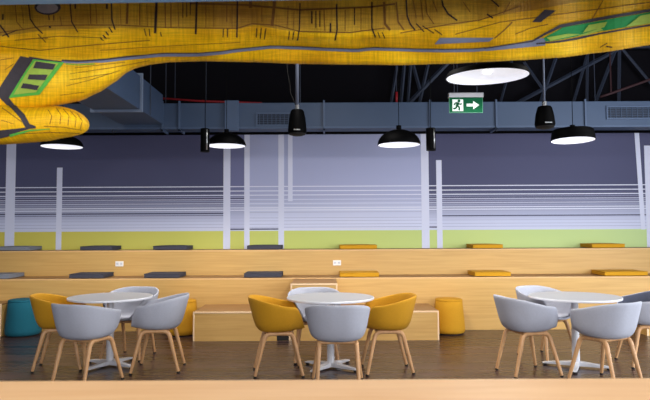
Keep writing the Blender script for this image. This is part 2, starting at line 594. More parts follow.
def make_chair(kind, label, group, inside=None):
    t = thing('shell_chair', label, 'chair', group=group)
    sh = link('seat_shell', chair_shell(), M[kind], t, smooth=True, solid=.02, sub=1)
    if inside:
        sh.data.materials.append(M[inside])
        sh.modifiers['solid'].material_offset = 1  # inner face of the shell takes the darker second colour
    TOPZ = .420
    for sx in (-1, 1):
        for sy in (-1, 1):
            foot = Vector((sx * (.236 if sy > 0 else .190), sy * .235 - .005, .012))
            knee = Vector((sx * .170, sy * .135, TOPZ))
            mid = Vector((sx * .170, 0, TOPZ))
            pts, rad = [], []
            k0 = foot + (knee - foot) * .86
            k1 = knee + (mid - knee) * .42
            for q in range(7):
                pts.append(foot + (k0 - foot) * q / 6); rad.append(.0155 + .006 * q / 6)
            for q in range(1, 8):
                s = q / 8
                pts.append(k0 * (1 - s) ** 2 + knee * 2 * s * (1 - s) + k1 * s * s); rad.append(.0215)
            for q in range(0, 3):
                pts.append(k1 + (mid - k1) * q / 2); rad.append(.0215 - .003 * q / 2)
            lg = link('leg', tube(bmesh.new(), pts, rad, 12), M['leg'], t, smooth=True, auto=60)
            d = (foot - k0).normalized()
            link('foot_cap', tube(bmesh.new(), [foot - d * .003, foot, foot + Vector((0, 0, -.012))], [.0162, .0162, .0158], 12), M['rubber'], lg, smooth=True, auto=50)
    for y in (-.11, .11):
        bm = tube(bmesh.new(), [(-.172, y, TOPZ - .002), (-.06, y, TOPZ - .002), (.06, y, TOPZ - .002), (.172, y, TOPZ - .002)], .0165, 12)
        link('seat_rail', bm, M['leg'], t, smooth=True, auto=60)
    link('mount_plate', B(-.1, .1, -.1, .1, .422, .438), M['rubber'], t, bevel=.003)
    return t


# px, depth, heading (deg; 0 faces away from the camera, 90 faces left, -90 faces right), fabric, label
CH = [
    (87, 5.84, -22, 'g', 'pale grey shell chair, back turned to us, at the left table'),
    (158.5, 6.38, 94, 'g', 'pale grey shell chair facing left, right side of the left table'),
    (130, 7.0, 170, 'g', 'pale grey shell chair facing us from behind the left table'),
    (61.5, 6.48, -77, 'm', 'mustard shell chair in front of the teal pouf'),
    (337.5, 5.68, 0, 'g', 'pale grey shell chair, back turned to us, at the middle table'),
    (278.5, 6.2, -83, 'm', 'mustard shell chair facing right, left side of the middle table'),
    (386.5, 6.28, 93, 'm', 'mustard shell chair facing left, right side of the middle table'),
    (315, 6.82, 186, 'g', 'pale grey shell chair mostly hidden behind the middle table, facing us'),
    (527, 6.14, -78, 'g', 'grey shell chair facing right, left side of the right table'),
    (605, 5.76, 28, 'g', 'grey shell chair, back turned to us, at the right table'),
    (546, 6.9, 208, 'g', 'grey shell chair facing us from behind the right table'),
    (646, 6.5, 84, 's', 'grey shell chair with dark lining, cut off by the right edge'),
]
protos = {}
for px, Y, hd, k, l in CH:
    p = at(px, 340, Y)
    if k not in protos:
        o = make_chair({'g': 'fab_grey', 'm': 'fab_mustard', 's': 'fab_grey'}[k], l, {'g': 'grey shell chairs', 'm': 'mustard shell chairs', 's': None}[k], 'fab_slate' if k == 's' else None)
        protos[k] = o
        o.location = (p.x, Y, 0)
        o.rotation_euler = (0, 0, radians(hd))
    else:
        dup(protos[k], (p.x, Y, 0), radians(hd), l)

# ------------------------------------------------------------------ foreground counter
ZCN = .9
pc = at_z(325, 379.5, ZCN)
ct = thing('counter', 'pale wood counter running across the bottom edge, out of focus', 'counter', (0, pc.y, 0))
link('worktop', B(-2.6, 2.6, -.75, 0, ZCN - .04, ZCN), M['counter'], ct, bevel=.004)
for x in (-2.3, 0, 2.3):
    link('support_panel', B(x - .03, x + .03, -.65, -.1, 0, ZCN - .04), M['counter'], ct)
link('modesty_panel', B(-2.27, -.03, -.14, -.11, .15, ZCN - .04), M['counter'], ct)
link('modesty_panel', B(.03, 2.27, -.14, -.11, .15, ZCN - .04), M['counter'], ct)

# ------------------------------------------------------------------ ducts
Y_DU = 9.05
dz0, dz1 = at(325, 128.5, Y_DU).z, at(325, 102.5, Y_DU).z
wd = thing('air_duct', 'long grey blue air duct running level along the wall above the mural', 'duct', (0, Y_DU, 0))
link('duct_body', B(XL + .05, XR - .05, 0, .3, dz0, dz1), M['duct'], wd, bevel=.006)
link('duct_lip', B(XL + .05, XR - .05, -.012, -.001, dz0, dz0 + .03), M['duct_edge'], wd, bevel=.003)
dx = lambda px: at(px, 115, Y_DU).x
for px in (40, 162.5, 179.5, 324, 430, 496, 585):
    bm = bmesh.new()
    x = dx(px)
    box(bm, x - .014, x + .014, -.03, -.0005, dz0 - .03, dz1 + .03)
    box(bm, x - .014, x + .014, -.03, .31, dz0 - .03, dz0 - .001)
    link('flange', bm, M['duct_edge'], wd, bevel=.003)
bm = B(dx(225), dx(239), -.05, -.001, dz0 - .035, dz1 + .03)
link('joint_box', bm, M['duct_edge'], wd, bevel=.006)
def grille(p0, p1, q0, q1, n):
    x0, x1 = dx(p0), dx(p1)
    z1_, z0_ = at(325, q0, Y_DU).z, at(325, q1, Y_DU).z
    bm = bmesh.new()
    w = .022
    for a in ((x0, x1, z1_ - w, z1_), (x0, x1, z0_, z0_ + w), (x0, x0 + w, z0_ + w, z1_ - w), (x1 - w, x1, z0_ + w, z1_ - w)):
        box(bm, a[0], a[1], -.02, -.0005, a[2], a[3])
    g = link('vent_grille', bm, M['duct_edge'], wd, bevel=.002)
    link('grille_back', B(x0 + w, x1 - w, -.004, -.0005, z0_ + w, z1_ - w), M['duct_dark'], g)
    bm = bmesh.new()
    for k in range(n):
        x = x0 + w + (x1 - x0 - 2 * w) * (k + .5) / n
        box(bm, x - .004, x + .004, -.016, -.004, z0_ + w, z1_ - w)
    for k in range(6):
        z = z0_ + w + (z1_ - z0_ - 2 * w) * (k + .5) / 6
        box(bm, x0 + w, x1 - w, -.012, -.004, z - .006, z)
    link('louvre', bm, M['duct'], g)
grille(256, 296, 112.5, 126, 9)
grille(606, 652, 107.5, 121, 8)
for px in (113.5, 182, 400, 496):
    x = at(px, 131, Y_DU - .02).x
    link('hanger_hook', tube(bmesh.new(), [(x, -.03, dz0 - .002), (x - .02, -.04, dz0 - .03), (x, -.045, dz0 - .055), (x + .03, -.04, dz0 - .04)], .011, 8), M['steel'], wd, smooth=True)
for px in (60, 163, 300, 460, 600):
    x = dx(px)
    link('hanger_rod', tube(bmesh.new(), [(x, .15, dz1 - .01), (x, .15, ZC)], .006, 6), M['steel'], wd)

bd = thing('air_duct', 'wide square duct with flanged joint coming forward from the wall at left', 'duct')
Y_FL = 7.9
p0, p1 = at(93, 109, Y_FL), at(140, 109, Y_FL)
bx0, bx1, bz0 = p0.x, p1.x, p0.z - .01
bz1 = at(140, 76, Y_FL).z
link('duct_body', B(bx0, bx1, Y_FL, Y_DU - .032, bz0, bz1), M['duct'], bd, bevel=.005)
link('duct_body', B(bx0, bx1, 4.75, Y_FL - .001, bz0, bz1), M['duct'], bd, bevel=.005)
bm = bmesh.new()
e = .035
for a in ((bx0 - e, bx1 + e, bz0 - e, bz0), (bx0 - e, bx1 + e, bz1, bz1 + e), (bx0 - e, bx0, bz0, bz1), (bx1, bx1 + e, bz0, bz1)):
    box(bm, a[0], a[1], Y_FL - .02, Y_FL + .02, a[2], a[3])
link('flange', bm, M['flange'], bd, bevel=.004)
for y in (5.6, 8.3):
    for x in (bx0 - .02, bx1 + .02):
        link('hanger_rod', tube(bmesh.new(), [(x, y, bz0), (x, y, ZC)], .006, 6), M['steel'], bd)

# sprinkler pipes
a, b = at(150, 98.5, 9.3), at(262, 103.6, 9.3)
t = thing('sprinkler_pipe', 'thin red pipe lying above the wall duct at left', 'pipe')
link('pipe_run', tube(bmesh.new(), [at(150, 97.5, 9.5), at(200, 101, 9.5), at(262, 103.2, 9.5)], .017, 8), M['red'], t, smooth=True)
a = at(175, 99, 9.5)
link('hanger_rod', tube(bmesh.new(), [a, (a.x, a.y, ZC)], .005, 6), M['steel'], t)
a = at(206, 101, 9.5)
link('hanger_rod', tube(bmesh.new(), [a, (a.x, a.y, ZC)], .005, 6), M['steel'], t)
t = thing('sprinkler_pipe', 'dim red sloping pipe among the roof struts at right', 'pipe')
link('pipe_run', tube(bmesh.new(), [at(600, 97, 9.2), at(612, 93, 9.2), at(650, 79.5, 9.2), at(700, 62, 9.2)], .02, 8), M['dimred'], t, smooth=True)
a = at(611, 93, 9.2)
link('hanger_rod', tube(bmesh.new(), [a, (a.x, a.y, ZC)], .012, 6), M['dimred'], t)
t = thing('sprinkler_pipe', 'short upright red pipe between the middle roof struts', 'pipe')
link('pipe_run', tube(bmesh.new(), [(at(396.5, 97, 9.2).x, 9.2, dz1 + .01), at(396.5, 92, 9.2)], .02, 8), M['red'], t, smooth=True)
a = at(396.5, 92, 9.2)
link('hanger_rod', tube(bmesh.new(), [a, (a.x, a.y, ZC)], .006, 6), M['steel'], t)

# trusses
def truss(label, members, chord):
    t = thing('roof_truss', label, 'roof truss')
    for (x0, y0, x1, y1, w) in members:
        a, b = at(x0, y0, 9.62), at(x1, y1, 9.62)
        d = (b - a)
        if y1 > 98: b = a + d * (1 + .12 / d.length)
        r = w * 9.62 / 600 / 2
        link('web_member', tube(bmesh.new(), [a, b], r, 4), M['steel'], t)
    a, b = at(chord[0], 111, 9.62), at(chord[1], 111, 9.62)
    link('bottom_chord', B(a.x, b.x, 9.58, 9.66, a.z - .04, a.z + .04), M['steel'], t)
    a, b = at(chord[0], 46, 9.62), at(chord[1], 46, 9.62)
    link('top_chord', B(a.x, b.x, 9.58, 9.66, a.z - .05, ZC - .001), M['steel'], t)
truss('grey roof truss of slanting struts over the middle, left of the exit sign',
      [(460, 50, 411, 101, 4.5), (432, 46, 420, 101, 3.5), (409, 50, 420, 90, 3.5), (400, 46, 391.5, 101, 3), (406, 46, 401, 101, 3.5), (411, 60, 408, 101, 3)], (385, 470))
truss('grey roof truss with one long diagonal strut, right of the exit sign',
      [(624, 46, 521, 101, 4), (560, 46, 541, 101, 3.5), (524, 62, 545, 92, 3), (590, 46, 574, 101, 3), (587.5, 46, 587, 101, 3), (617, 46, 596, 101, 3.5),
       (619.5, 46, 619, 101, 3.5), (620, 46, 655, 88, 3), (512, 60, 501, 101, 2.5)], (495, 690))

# ------------------------------------------------------------------ lamps
def dome_lamp(px, py, Y, D, label, tall=.34, watts=20, shape='dome', tilt=0, roll=0):
    p = at(px, py, Y)
    t = thing('pendant_lamp', label, 'lamp', p, group='black dome pendant lamps')
    r = D / 2
    h = D * tall
    if shape == 'dome':
        pr = [(r * cos(a), h * sin(a)) for a in [pi / 2 * k / 10 * .9 for k in range(11)]]
    else:
        pr = [(r, 0), (r * .985, h * .25), (r * .95, h * .7), (r * .92, h * .93), (r * .86, h), (r * .3, h * 1.03)]
    outer = pr + [(.03, pr[-1][1] + .004), (.03, pr[-1][1] + .05), (0, pr[-1][1] + .05)]
    inner = [(a * .975 - .002, b * .96) for a, b in pr] + [(0, pr[-1][1] * .955)]
    sh = link('shade', lathe(bmesh.new(), [(inner[0][0], 0)] + outer, 48), M['black'], t, smooth=True, auto=45)
    sh.rotation_euler = (tilt, roll, 0)
    re = link('reflector', lathe(bmesh.new(), inner, 48), M['lampwhite'], sh, smooth=True)
    link('bulb', lathe(bmesh.new(), [(0, h * .45), (.03, h * .5), (.042, h * .65), (.03, h * .82), (.018, h * .95)], 16), M['bulb'], sh, smooth=True)
    link('cord', tube(bmesh.new(), [(0, 0, pr[-1][1] + .04), (0, 0, ZC - p.z)], .004, 6), M['black'], t)
    ld = bpy.data.lights.new('lamp_light', 'SPOT')
    ld.energy = watts
    ld.spot_size = radians(150)
    ld.spot_blend = .6
    ld.shadow_soft_size = r * .5
    ld.color = (1, .95, .88)
    lo = bpy.data.objects.new('lamp_light', ld)
    COL.objects.link(lo)
    lo.location = p + Vector((0, 0, -.01))
    return t
dome_lamp(62, 146.8, 7.4, .5, 'black dome pendant lamp just under the rounded end of the yellow sculpture', .3, 60)
dome_lamp(226.5, 146, 7.7, .5, 'black dome pendant lamp half behind a black tube light at left', .34, 60)
dome_lamp(399, 145, 6.95, .5, 'black dome pendant lamp below the middle of the wall duct', .36, 60)
dome_lamp(573, 140.5, 7.05, .5, 'black drum shaped pendant lamp beneath the duct at right', .26, 60, 'drum', radians(-2))
dome_lamp(487.2, 77, 5.15, .715, 'large white bottomed pendant lamp above the exit sign', .075, 60, 'drum', radians(2.5), radians(-.9))

# black pendant speakers
def speaker(px, py0, py1, Y, wpx, label, pole):
    p = at(px, py1, Y)
    h = at(px, py0, Y).z - p.z
    r = wpx * Y / 600 / 2
    t = thing('pendant_speaker', label, 'speaker', p, group='hanging black speakers')
    link('housing', lathe(bmesh.new(), [(r * .92, .03), (r, .06), (r * .98, h * .3), (r * .88, h * .65), (r * .72, h * .93), (r * .6, h), (0, h)], 32), M['black'], t, smooth=True, auto=50)
    link('grille', lathe(bmesh.new(), [(0, .0), (r * .5, .003), (r * .85, .016), (r * .92, .03)], 32), M['rubber'], t, smooth=True)
    link('badge', B(-r * .35, r * .35, -r * 1.0 - .004, -r * .96, .055, .068), M['silver'], t, bevel=.002)
    link('top_bracket', tube(bmesh.new(), [(0, 0, h), (0, 0, h + .06)], .03, 12), M['silver'], t, smooth=True, auto=40)
    link('pole', tube(bmesh.new(), [(0, 0, h + .05), (0, 0, ZC - p.z)], pole, 10), M['pole'], t, smooth=True)
speaker(297.3, 110, 136, 7.4, 19, 'black tapered speaker hanging on a grey pole before the left air grille', .024)
sp1 = [o for o in sc.objects if o.name == 'pendant_speaker'][0]
q = [at(*c, 7.45) - sp1.location for c in ((297, 108), (294, 101), (290.5, 93), (290, 84), (287.5, 72), (287, 50), (287, 20))]
link('cable', tube(bmesh.new(), q, .006, 6), M['rubber'], sp1, smooth=True)
speaker(545, 106.5, 129, 7.4, 20, 'black tapered speaker hanging from the roof right of the exit sign', .012)

# tube lights
def tube_light(px, py0, py1, Y, wpx, label):
    p = at(px, py1, Y)
    h = at(px, py0, Y).z - p.z
    r = wpx * Y / 600 / 2
    t = thing('tube_light', label, 'lamp', p, group='black tube downlights')
    link('housing', lathe(bmesh.new(), [(r * .8, .0), (r, .0), (r, h), (r * .9, h + .004), (0, h + .004)], 28), M['black'], t, smooth=True, auto=40)
    link('silver_strip', tube(bmesh.new(), [(r * .55, -r * .84, .02), (r * .55, -r * .84, h - .01)], .009, 8), M['silver'], t, smooth=True)
    link('diffuser', lathe(bmesh.new(), [(0, .02), (r * .8, .02), (r * .8, 0)], 24), M['rubber'], t, smooth=True)
    link('cord', tube(bmesh.new(), [(0, 0, h), (0, 0, ZC - p.z)], .005, 6), M['black'], t)
tube_light(205, 129, 152, 7.0, 9, 'black tube downlight with silver strip hanging beside the left pale mural posts')
tube_light(431, 128.5, 150.5, 6.9, 9.5, 'black tube downlight with silver strip hanging right of the middle dome lamp')

# ------------------------------------------------------------------ exit sign
YE = 5.6
pe = at(466.2, 112.8, YE)
k = YE / 600
es = thing('exit_sign', 'lit green exit sign with running figure and white arrow pointing right', 'sign', pe, radians(0))
W, Hh = 34 * k, 15.5 * k
link('sign_panel', B(-W / 2, W / 2, 0, .012, 0, Hh), M['signedge'], es, bevel=.002)
link('green_field', B(-W / 2 + .005, W / 2 - .005, -.0015, -.0001, .005, Hh - .002), M['green'], es)
def flat(polys, m, name, y, par=es, oz=0):
    bm = bmesh.new()
    for pl in polys:
        prism(bm, [(a, b) for a, b in pl], y - .0012, y)
    return link(name, bm, m, par)
# white pictogram doorway on the left, green runner on it
u = Hh / 15.5
fx = lambda a: -W / 2 + a * u
flat([[(fx(3.2), 1.8 * u), (fx(14), 1.8 * u), (fx(14), 13.6 * u), (fx(3.2), 13.6 * u)]], M['signwhite'], 'doorway_symbol', -.0016)
def circ(cx, cz, r):
    return [(fx(cx) + r * u * cos(2 * pi * q / 14), cz * u + r * u * sin(2 * pi * q / 14)) for q in range(14)]
def limb(pts, w):
    out = []
    for (a, b), (c, d) in zip(pts, pts[1:]):
        v = Vector((c - a, d - b)).normalized()
        n = Vector((-v.y, v.x)) * w / 2
        out.append([(fx(a + n.x), (b + n.y) * u), (fx(c + n.x), (d + n.y) * u), (fx(c - n.x), (d - n.y) * u), (fx(a - n.x), (b - n.y) * u)])
    return out
run = [circ(9.8, 12.0, 1.5)] + limb([(8.9, 10.6), (7.6, 6.8)], 2.9) + limb([(8.6, 10.2), (10.6, 8.4), (12.6, 9.3)], 1.4) + limb([(8.2, 10.3), (5.9, 9.8), (4.8, 7.8)], 1.4) \
    + limb([(7.8, 7.2), (10.2, 5.6), (9.8, 2.3)], 1.8) + limb([(7.4, 7.0), (6.6, 4.4), (3.8, 4.2)], 1.8)
flat(run, M['green'], 'running_figure', -.0030)
flat([[(fx(17.5), 6.4 * u), (fx(24.2), 6.4 * u), (fx(24.2), 9.2 * u), (fx(17.5), 9.2 * u)],
      [(fx(24.2), 3.6 * u), (fx(30.2), 7.8 * u), (fx(24.2), 12 * u)]], M['signwhite'], 'arrow', -.0016)
link('top_housing', B(-W / 2 - .006, W / 2 + .006, -.012, .03, Hh, Hh + 5 * k), M['silver'], es, bevel=.004)
for x in (-11.5, 11.5):
    link('hanger_wire', tube(bmesh.new(), [(x * k, .01, Hh + 4.5 * k), (x * k, .01, ZC - pe.z)], .004, 6), M['steel'], es)

# ------------------------------------------------------------------ woven ceiling sculpture
def weave_mat(name, a, b, c):
    m = bpy.data.materials.new(name)
    m.use_nodes = True
    nt = m.node_tree
    L = nt.links.new
    p = nt.nodes['Principled BSDF']
    p.inputs['Roughness'].default_value = .62
    p.inputs['Specular IOR Level'].default_value = .3
    tc = nt.nodes.new('ShaderNodeUVMap')
    def noise(scale, st, det=5):
        mpn = nt.nodes.new('ShaderNodeMapping')
        mpn.inputs['Scale'].default_value = st
        L(tc.outputs[0], mpn.inputs['Vector'])
        n = nt.nodes.new('ShaderNodeTexNoise')
        n.inputs['Scale'].default_value = scale
        n.inputs['Detail'].default_value = det
        L(mpn.outputs[0], n.inputs['Vector'])
        return n.outputs['Fac']
    n1 = noise(1.0, (1.6, 5, 1))
    cr = nt.nodes.new('ShaderNodeValToRGB')
    cr.color_ramp.elements[0].position = .3
    cr.color_ramp.elements[0].color = lin(a)
    cr.color_ramp.elements[1].position = .6
    cr.color_ramp.elements[1].color = lin(b)
    el = cr.color_ramp.elements.new(.78)
    el.color = lin(c)
    L(n1, cr.inputs[0])
    # fine strands: around (v) and along (u)
    w1 = noise(1.0, (85, 5, 1), 3)
    w2 = noise(1.0, (5, 110, 1), 3)
    mul = nt.nodes.new('ShaderNodeMath'); mul.operation = 'MULTIPLY'
    L(w1, mul.inputs[0]); L(w2, mul.inputs[1])
    mr = nt.nodes.new('ShaderNodeMapRange')
    mr.inputs[1].default_value = .14; mr.inputs[2].default_value = .34
    mr.inputs[3].default_value = .72; mr.inputs[4].default_value = 1.08
    L(mul.outputs[0], mr.inputs[0])
    mx = nt.nodes.new('ShaderNodeMix'); mx.data_type = 'RGBA'; mx.blend_type = 'MULTIPLY'
    mx.inputs[0].default_value = 1
    L(cr.outputs[0], mx.inputs[6])
    L(mr.outputs[0], mx.inputs[7])
    L(mx.outputs[2], p.inputs['Base Color'])
    bp = nt.nodes.new('ShaderNodeBump')
    bp.inputs['Strength'].default_value = .5
    bp.inputs['Distance'].default_value = .01
    L(mul.outputs[0], bp.inputs['Height'])
    L(bp.outputs['Normal'], p.inputs['Normal'])
    return m
M['weave'] = weave_mat('yellow_woven_mat', (222, 160, 6), (250, 196, 8), (255, 216, 36))
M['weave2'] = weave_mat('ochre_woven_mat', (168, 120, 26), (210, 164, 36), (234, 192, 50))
M['ink'] = mat('black_brown_strand', (44, 24, 16), .8)
M['inkb'] = mat('brown_strand', (120, 78, 14), .8)
M['band'] = mat('slate_blue_band', (118, 126, 150), .7, var=.25, scale=14)
M['char'] = mat('charcoal_band', (58, 52, 58), .8, var=.25, scale=30)
M['g1'] = mat('bright_green_weave', (86, 176, 62), .8, var=.2, scale=30)
M['g2'] = mat('pale_lime_weave', (158, 186, 70), .8, var=.2, scale=40)
M['g3'] = mat('deep_green_weave', (18, 142, 70), .8, var=.25, scale=25)
M['lav'] = mat('lavender_grey_weave', (150, 142, 150), .8, var=.15, scale=30)

YB = [(-90, 118), (0, 116), (40, 110), (60, 105), (80, 101), (98, 93), (112, 84), (126, 73), (136, 68), (150, 64.5), (170, 62), (205, 61), (250, 62), (300, 63.8), (350, 64.5),
      (400, 65), (450, 63.5), (490, 61.5), (520, 60), (560, 57.5), (600, 52.5), (650, 45), (740, 32)]
YS = [(-90, 57), (22, 57), (45, 60), (65, 62), (80, 62.5), (100, 61), (132, 57), (163, 54), (195, 54), (216, 52.5), (244, 49), (272, 46.3), (300, 47.2), (330, 48.7), (356, 49.8),
      (372, 48), (390, 48.6), (420, 49.6), (448, 50), (474, 49.5), (490, 48), (515, 46), (540, 42), (565, 36), (600, 30), (650, 23), (740, 12)]
YF = [(-90, 38), (0, 36), (50, 30), (110, 28), (170, 28), (237, 29), (255, 25), (290, 31), (350, 32), (400, 30), (450, 26), (520, 12), (580, 2), (740, -14)]


def cat(P, t):
    n = len(P) - 1
    i = min(int(t * n), n - 1)
    f = t * n - i
    p0, p1, p2, p3 = P[max(i - 1, 0)], P[i], P[i + 1], P[min(i + 2, n)]
    return .5 * ((2 * p1) + (p2 - p0) * f + (2 * p0 - 5 * p1 + 4 * p2 - p3) * f * f + (3 * p1 - p0 - 3 * p2 + p3) * f ** 3)


sculpt = thing('ceiling_sculpture', 'huge yellow woven straw sculpture bulging down from the ceiling across the top', 'sculpture', (0, 0, 0))
NV = 60
us = [-90 + 5 * i for i in range(int(830 / 5) + 1)]
bm = bmesh.new()
uvl = bm.loops.layers.uv.new('UVMap')
grid, uvs = [], []
for u_ in us:
    yb, ys, yf = interp(u_, YB), interp(u_, YS), interp(u_, YF)
    dn = max(0, yb - 66) / 40           # how far this stretch hangs down
    wob = .012 * sin(u_ * .11) + .01 * sin(u_ * .043 + 1)
    fr = 3.72 + wob
    ctrl = [at(u_, -95, fr + .02), at(u_, -40, fr), at(u_, min(-4, yf - 12), fr - .02), at(u_, yf, fr + .03), at(u_, yf + (ys - yf) * .55, fr + .10),
            at(u_, ys, fr + .19 - .03 * dn), at(u_, (ys + yb) / 2, fr + .235 - .07 * dn), at(u_, yb - (yb - ys) * .12, fr + .28 - .05 * dn), at(u_, yb, fr + .35)]
    e_ = ctrl[-1]
    ctrl += [e_ + Vector((0, .10, .07)), e_ + Vector((0, .2, .3)), e_ + Vector((0, .16, .62)), e_ + Vector((0, -.1, .85 + .2 * dn))]
    colv, uvc, acc, prev = [], [], 0, None
    for j in range(NV + 1):
        p = cat(ctrl, j / NV)
        if prev is not None: acc += (p - prev).length
        prev = p
        colv.append(bm.verts.new(p))
        uvc.append(acc)
    grid.append(colv)
    uvs.append(uvc)
for i in range(len(us) - 1):
    for j in range(NV):
        f = bm.faces.new((grid[i][j], grid[i + 1][j], grid[i + 1][j + 1], grid[i][j + 1]))
        for lp, (ii, jj) in zip(f.loops, ((i, j), (i + 1, j), (i + 1, j + 1), (i, j + 1))):
            lp[uvl].uv = (us[ii] * 3.8 / 600, uvs[ii][jj])
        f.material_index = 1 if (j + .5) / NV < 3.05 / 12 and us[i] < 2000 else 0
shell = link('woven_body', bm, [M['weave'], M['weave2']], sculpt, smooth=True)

# hanging rounded lobe at the left
CL = [(-110, 116, 30), (-50, 120, 26), (0, 124, 20.5), (25, 125, 18), (45, 124, 17.2), (60, 122.4, 16), (72, 122.6, 13.6), (80, 123.4, 10.6), (85, 124, 7.2), (87.6, 124.4, 3.6), (88.4, 124.5, .2)]
bm = bmesh.new()
uvl = bm.loops.layers.uv.new('UVMap')
YLB = 4.0
NS, NR = 70, 40
rows = []
P3 = [Vector(c) for c in CL]
acc = 0
for i in range(NS + 1):
    c = cat(P3, i / NS)
    o_ = at(c.x, c.y, YLB)
    r = max(.0005, c.z) * YLB / 600
    rows.append(([bm.verts.new(o_ + Vector((0, -1.25 * r * cos(2 * pi * q / NR), r * sin(2 * pi * q / NR)))) for q in range(NR)], o_.x, r))
for i in range(NS):
    for q in range(NR):
        f = bm.faces.new((rows[i][0][q], rows[i + 1][0][q], rows[i + 1][0][(q + 1) % NR], rows[i][0][(q + 1) % NR]))
        for lp, (ii, qq) in zip(f.loops, ((i, q), (i + 1, q), (i + 1, q + 1), (i, q + 1))):
            lp[uvl].uv = (rows[ii][1], qq / NR * .8)
lobe = link('hanging_lobe', bm, M['weave'], sculpt, smooth=True)


def bvh_of(objs):
    vs, fs = [], []
    for o in objs:
        k_ = len(vs)
        vs += [v.co.copy() for v in o.data.vertices]
        fs += [[k_ + i for i in f.vertices] for f in o.data.polygons]
    return BVHTree.FromPolygons(vs, fs)
BV = bvh_of([shell, lobe])


def hit(px, py, off):
    d = ray(px, py)
    loc, n, idx, dist = BV.ray_cast(CAMP, d)
    if loc is None: return None
    if n.dot(d) > 0: n = -n
    return loc + n * off


def ribbon(bm, pts, w, off=.004):
    """stroke of width w (a number or one per point) lying on the sculpture's surface"""
    P = [Vector(p) for p in pts]
    ws = w if isinstance(w, (list, tuple)) else [w] * len(P)
    S_ = []
    for i in range(len(P) - 1):
        n = max(2, int((P[i + 1] - P[i]).length / 2.5))
        for q in range(n):
            S_.append((P[i].lerp(P[i + 1], q / n), ws[i] + (ws[i + 1] - ws[i]) * q / n))
    S_.append((P[-1], ws[-1]))
    prev = None
    for i, (p, ww) in enumerate(S_):
        t_ = (S_[min(i + 1, len(S_) - 1)][0] - S_[max(i - 1, 0)][0]).normalized()
        n = Vector((-t_.y, t_.x)) * ww / 2
        a, b = hit(p.x + n.x, p.y + n.y, off), hit(p.x - n.x, p.y - n.y, off)
        cur = None
        if a is not None and b is not None and (a - b).length < .25:
            cur = (bm.verts.new(a), bm.verts.new(b))
            if prev is not None and (prev[0].co - cur[0].co).length < .25:
                bm.faces.new((prev[0], cur[0], cur[1], prev[1]))
        prev = cur
    return bm


def quad(bm, c, off=.004, n=14):
    """four-cornered patch lying on the surface"""
    c = [Vector(q) for q in c]
    g = []
    for i in range(n + 1):
        r = []
        for j in range(n + 1):
            p = c[0].lerp(c[1], i / n).lerp(c[3].lerp(c[2], i / n), j / n)
            h_ = hit(p.x, p.y, off)
            r.append(bm.verts.new(h_) if h_ is not None else None)
        g.append(r)
    for i in range(n):
        for j in range(n):
            q = (g[i][j], g[i + 1][j], g[i + 1][j + 1], g[i][j + 1])
            if all(v is not None for v in q) and max((q[0].co - v.co).length for v in q) < .3:
                bm.faces.new(q)
    return bm


def oval(bm, cx, cy, rx, ry, off):
    for k_ in range(24):
        a0, a1 = 2 * pi * k_ / 24, 2 * pi * (k_ + 1) / 24
        ps = [hit(cx, cy, off), hit(cx + rx * cos(a0), cy + ry * sin(a0), off), hit(cx + rx * cos(a1), cy + ry * sin(a1), off)]
        if all(p is not None for p in ps):
            bm.faces.new([bm.verts.new(p) for p in ps])


for pts, w in [
    ([(29, 3), (30.6, 19), (36, 27), (43, 33.5)], 1.3), ([(70, 0), (72, 22), (78, 32)], 1.2), ([(0, 25), (9, 37)], 1.6), ([(2, 36), (18, 30)], .9),
    ([(111, -4), (112, 20), (115, 29.5)], 1.5), ([(157, -6), (156.5, 8), (155.3, 33)], 2.6), ([(197.3, -8), (196, 34)], 2.0),
    ([(183, -2), (183, 18)], .9), ([(187, -2), (187, 17)], .9), ([(191, -2), (190.5, 15)], .9), ([(237.5, -2), (237.2, 20), (236.8, 37)], 1.5),
    ([(300, 3), (299.5, 28), (297.5, 40)], 1.3), ([(312, 11), (312, 23.5)], 1.6), ([(316, 11), (316, 28)], .9), ([(320, 11), (320, 27)], .9), ([(330.5, 23), (330.5, 32.5)], 1.6),
    ([(336.5, 4), (337, 30), (335, 40)], 1.5), ([(354.5, 8), (354.5, 25)], 1.2), ([(372, 2), (372, 28), (375.5, 37)], 1.5),
    ([(405.5, -8), (407, 16), (410, 24), (415, 30)], 1.5), ([(440, -8), (443, 6), (448, 14), (457, 20.5)], 1.6), ([(416, 23.5), (424, 31.5)], 1.1), ([(422.5, 26), (434, 33)], 1),
    ([(434, 29), (442, 34.5)], .9), ([(488, -3), (499, 6.5)], 1.4), ([(487, 14), (493, 18)], 1.5),
    ([(100, 37.2), (103.6, 40.5)], 1.1), ([(103, 35), (106.5, 38.5)], 1.2), ([(105.7, 31.5), (108.6, 35.2)], 1.3), ([(109, 27), (112.4, 32.5)], 1.2),
    ([(144.5, 28.5), (146.3, 35.8)], 1), ([(149.5, 28.5), (150, 35.8)], 1), ([(160.5, 32), (161.5, 36.3)], 1),
    ([(223.5, 28.5), (223, 36.8)], 1), ([(227.5, 28.5), (227.5, 37)], 1), ([(257, 28), (256.4, 37)], 1), ([(261.5, 28), (260.4, 38)], 1), ([(266, 28), (264.4, 39)], 1),
    ([(289.5, 31), (288.4, 39.5)], 1), ([(294, 31), (292.4, 39.5)], 1), ([(299, 33), (297, 40)], .9), ([(378, 32), (380, 37.5)], .9), ([(382, 32), (385, 38)], .9),
    ([(3, 14), (3, 20)], 1.6), ([(107, 4), (107, 9)], 2.2), ([(49, 15), (49.5, 20)], 1), ([(54, 15), (54, 20.5)], 1), ([(75.5, 4), (75.5, 9)], 1.6),
    ([(50, 26), (50.5, 28)], 1.8), ([(38, 34), (46, 42)], .7), ([(34, 38), (48, 38)], .6), ([(600, 47), (607, 43)], .8), ([(606, 46), (612, 47)], 1.2),
]:
    link('dark_stripe_marking', ribbon(bmesh.new(), pts, w), M['ink'], sculpt)

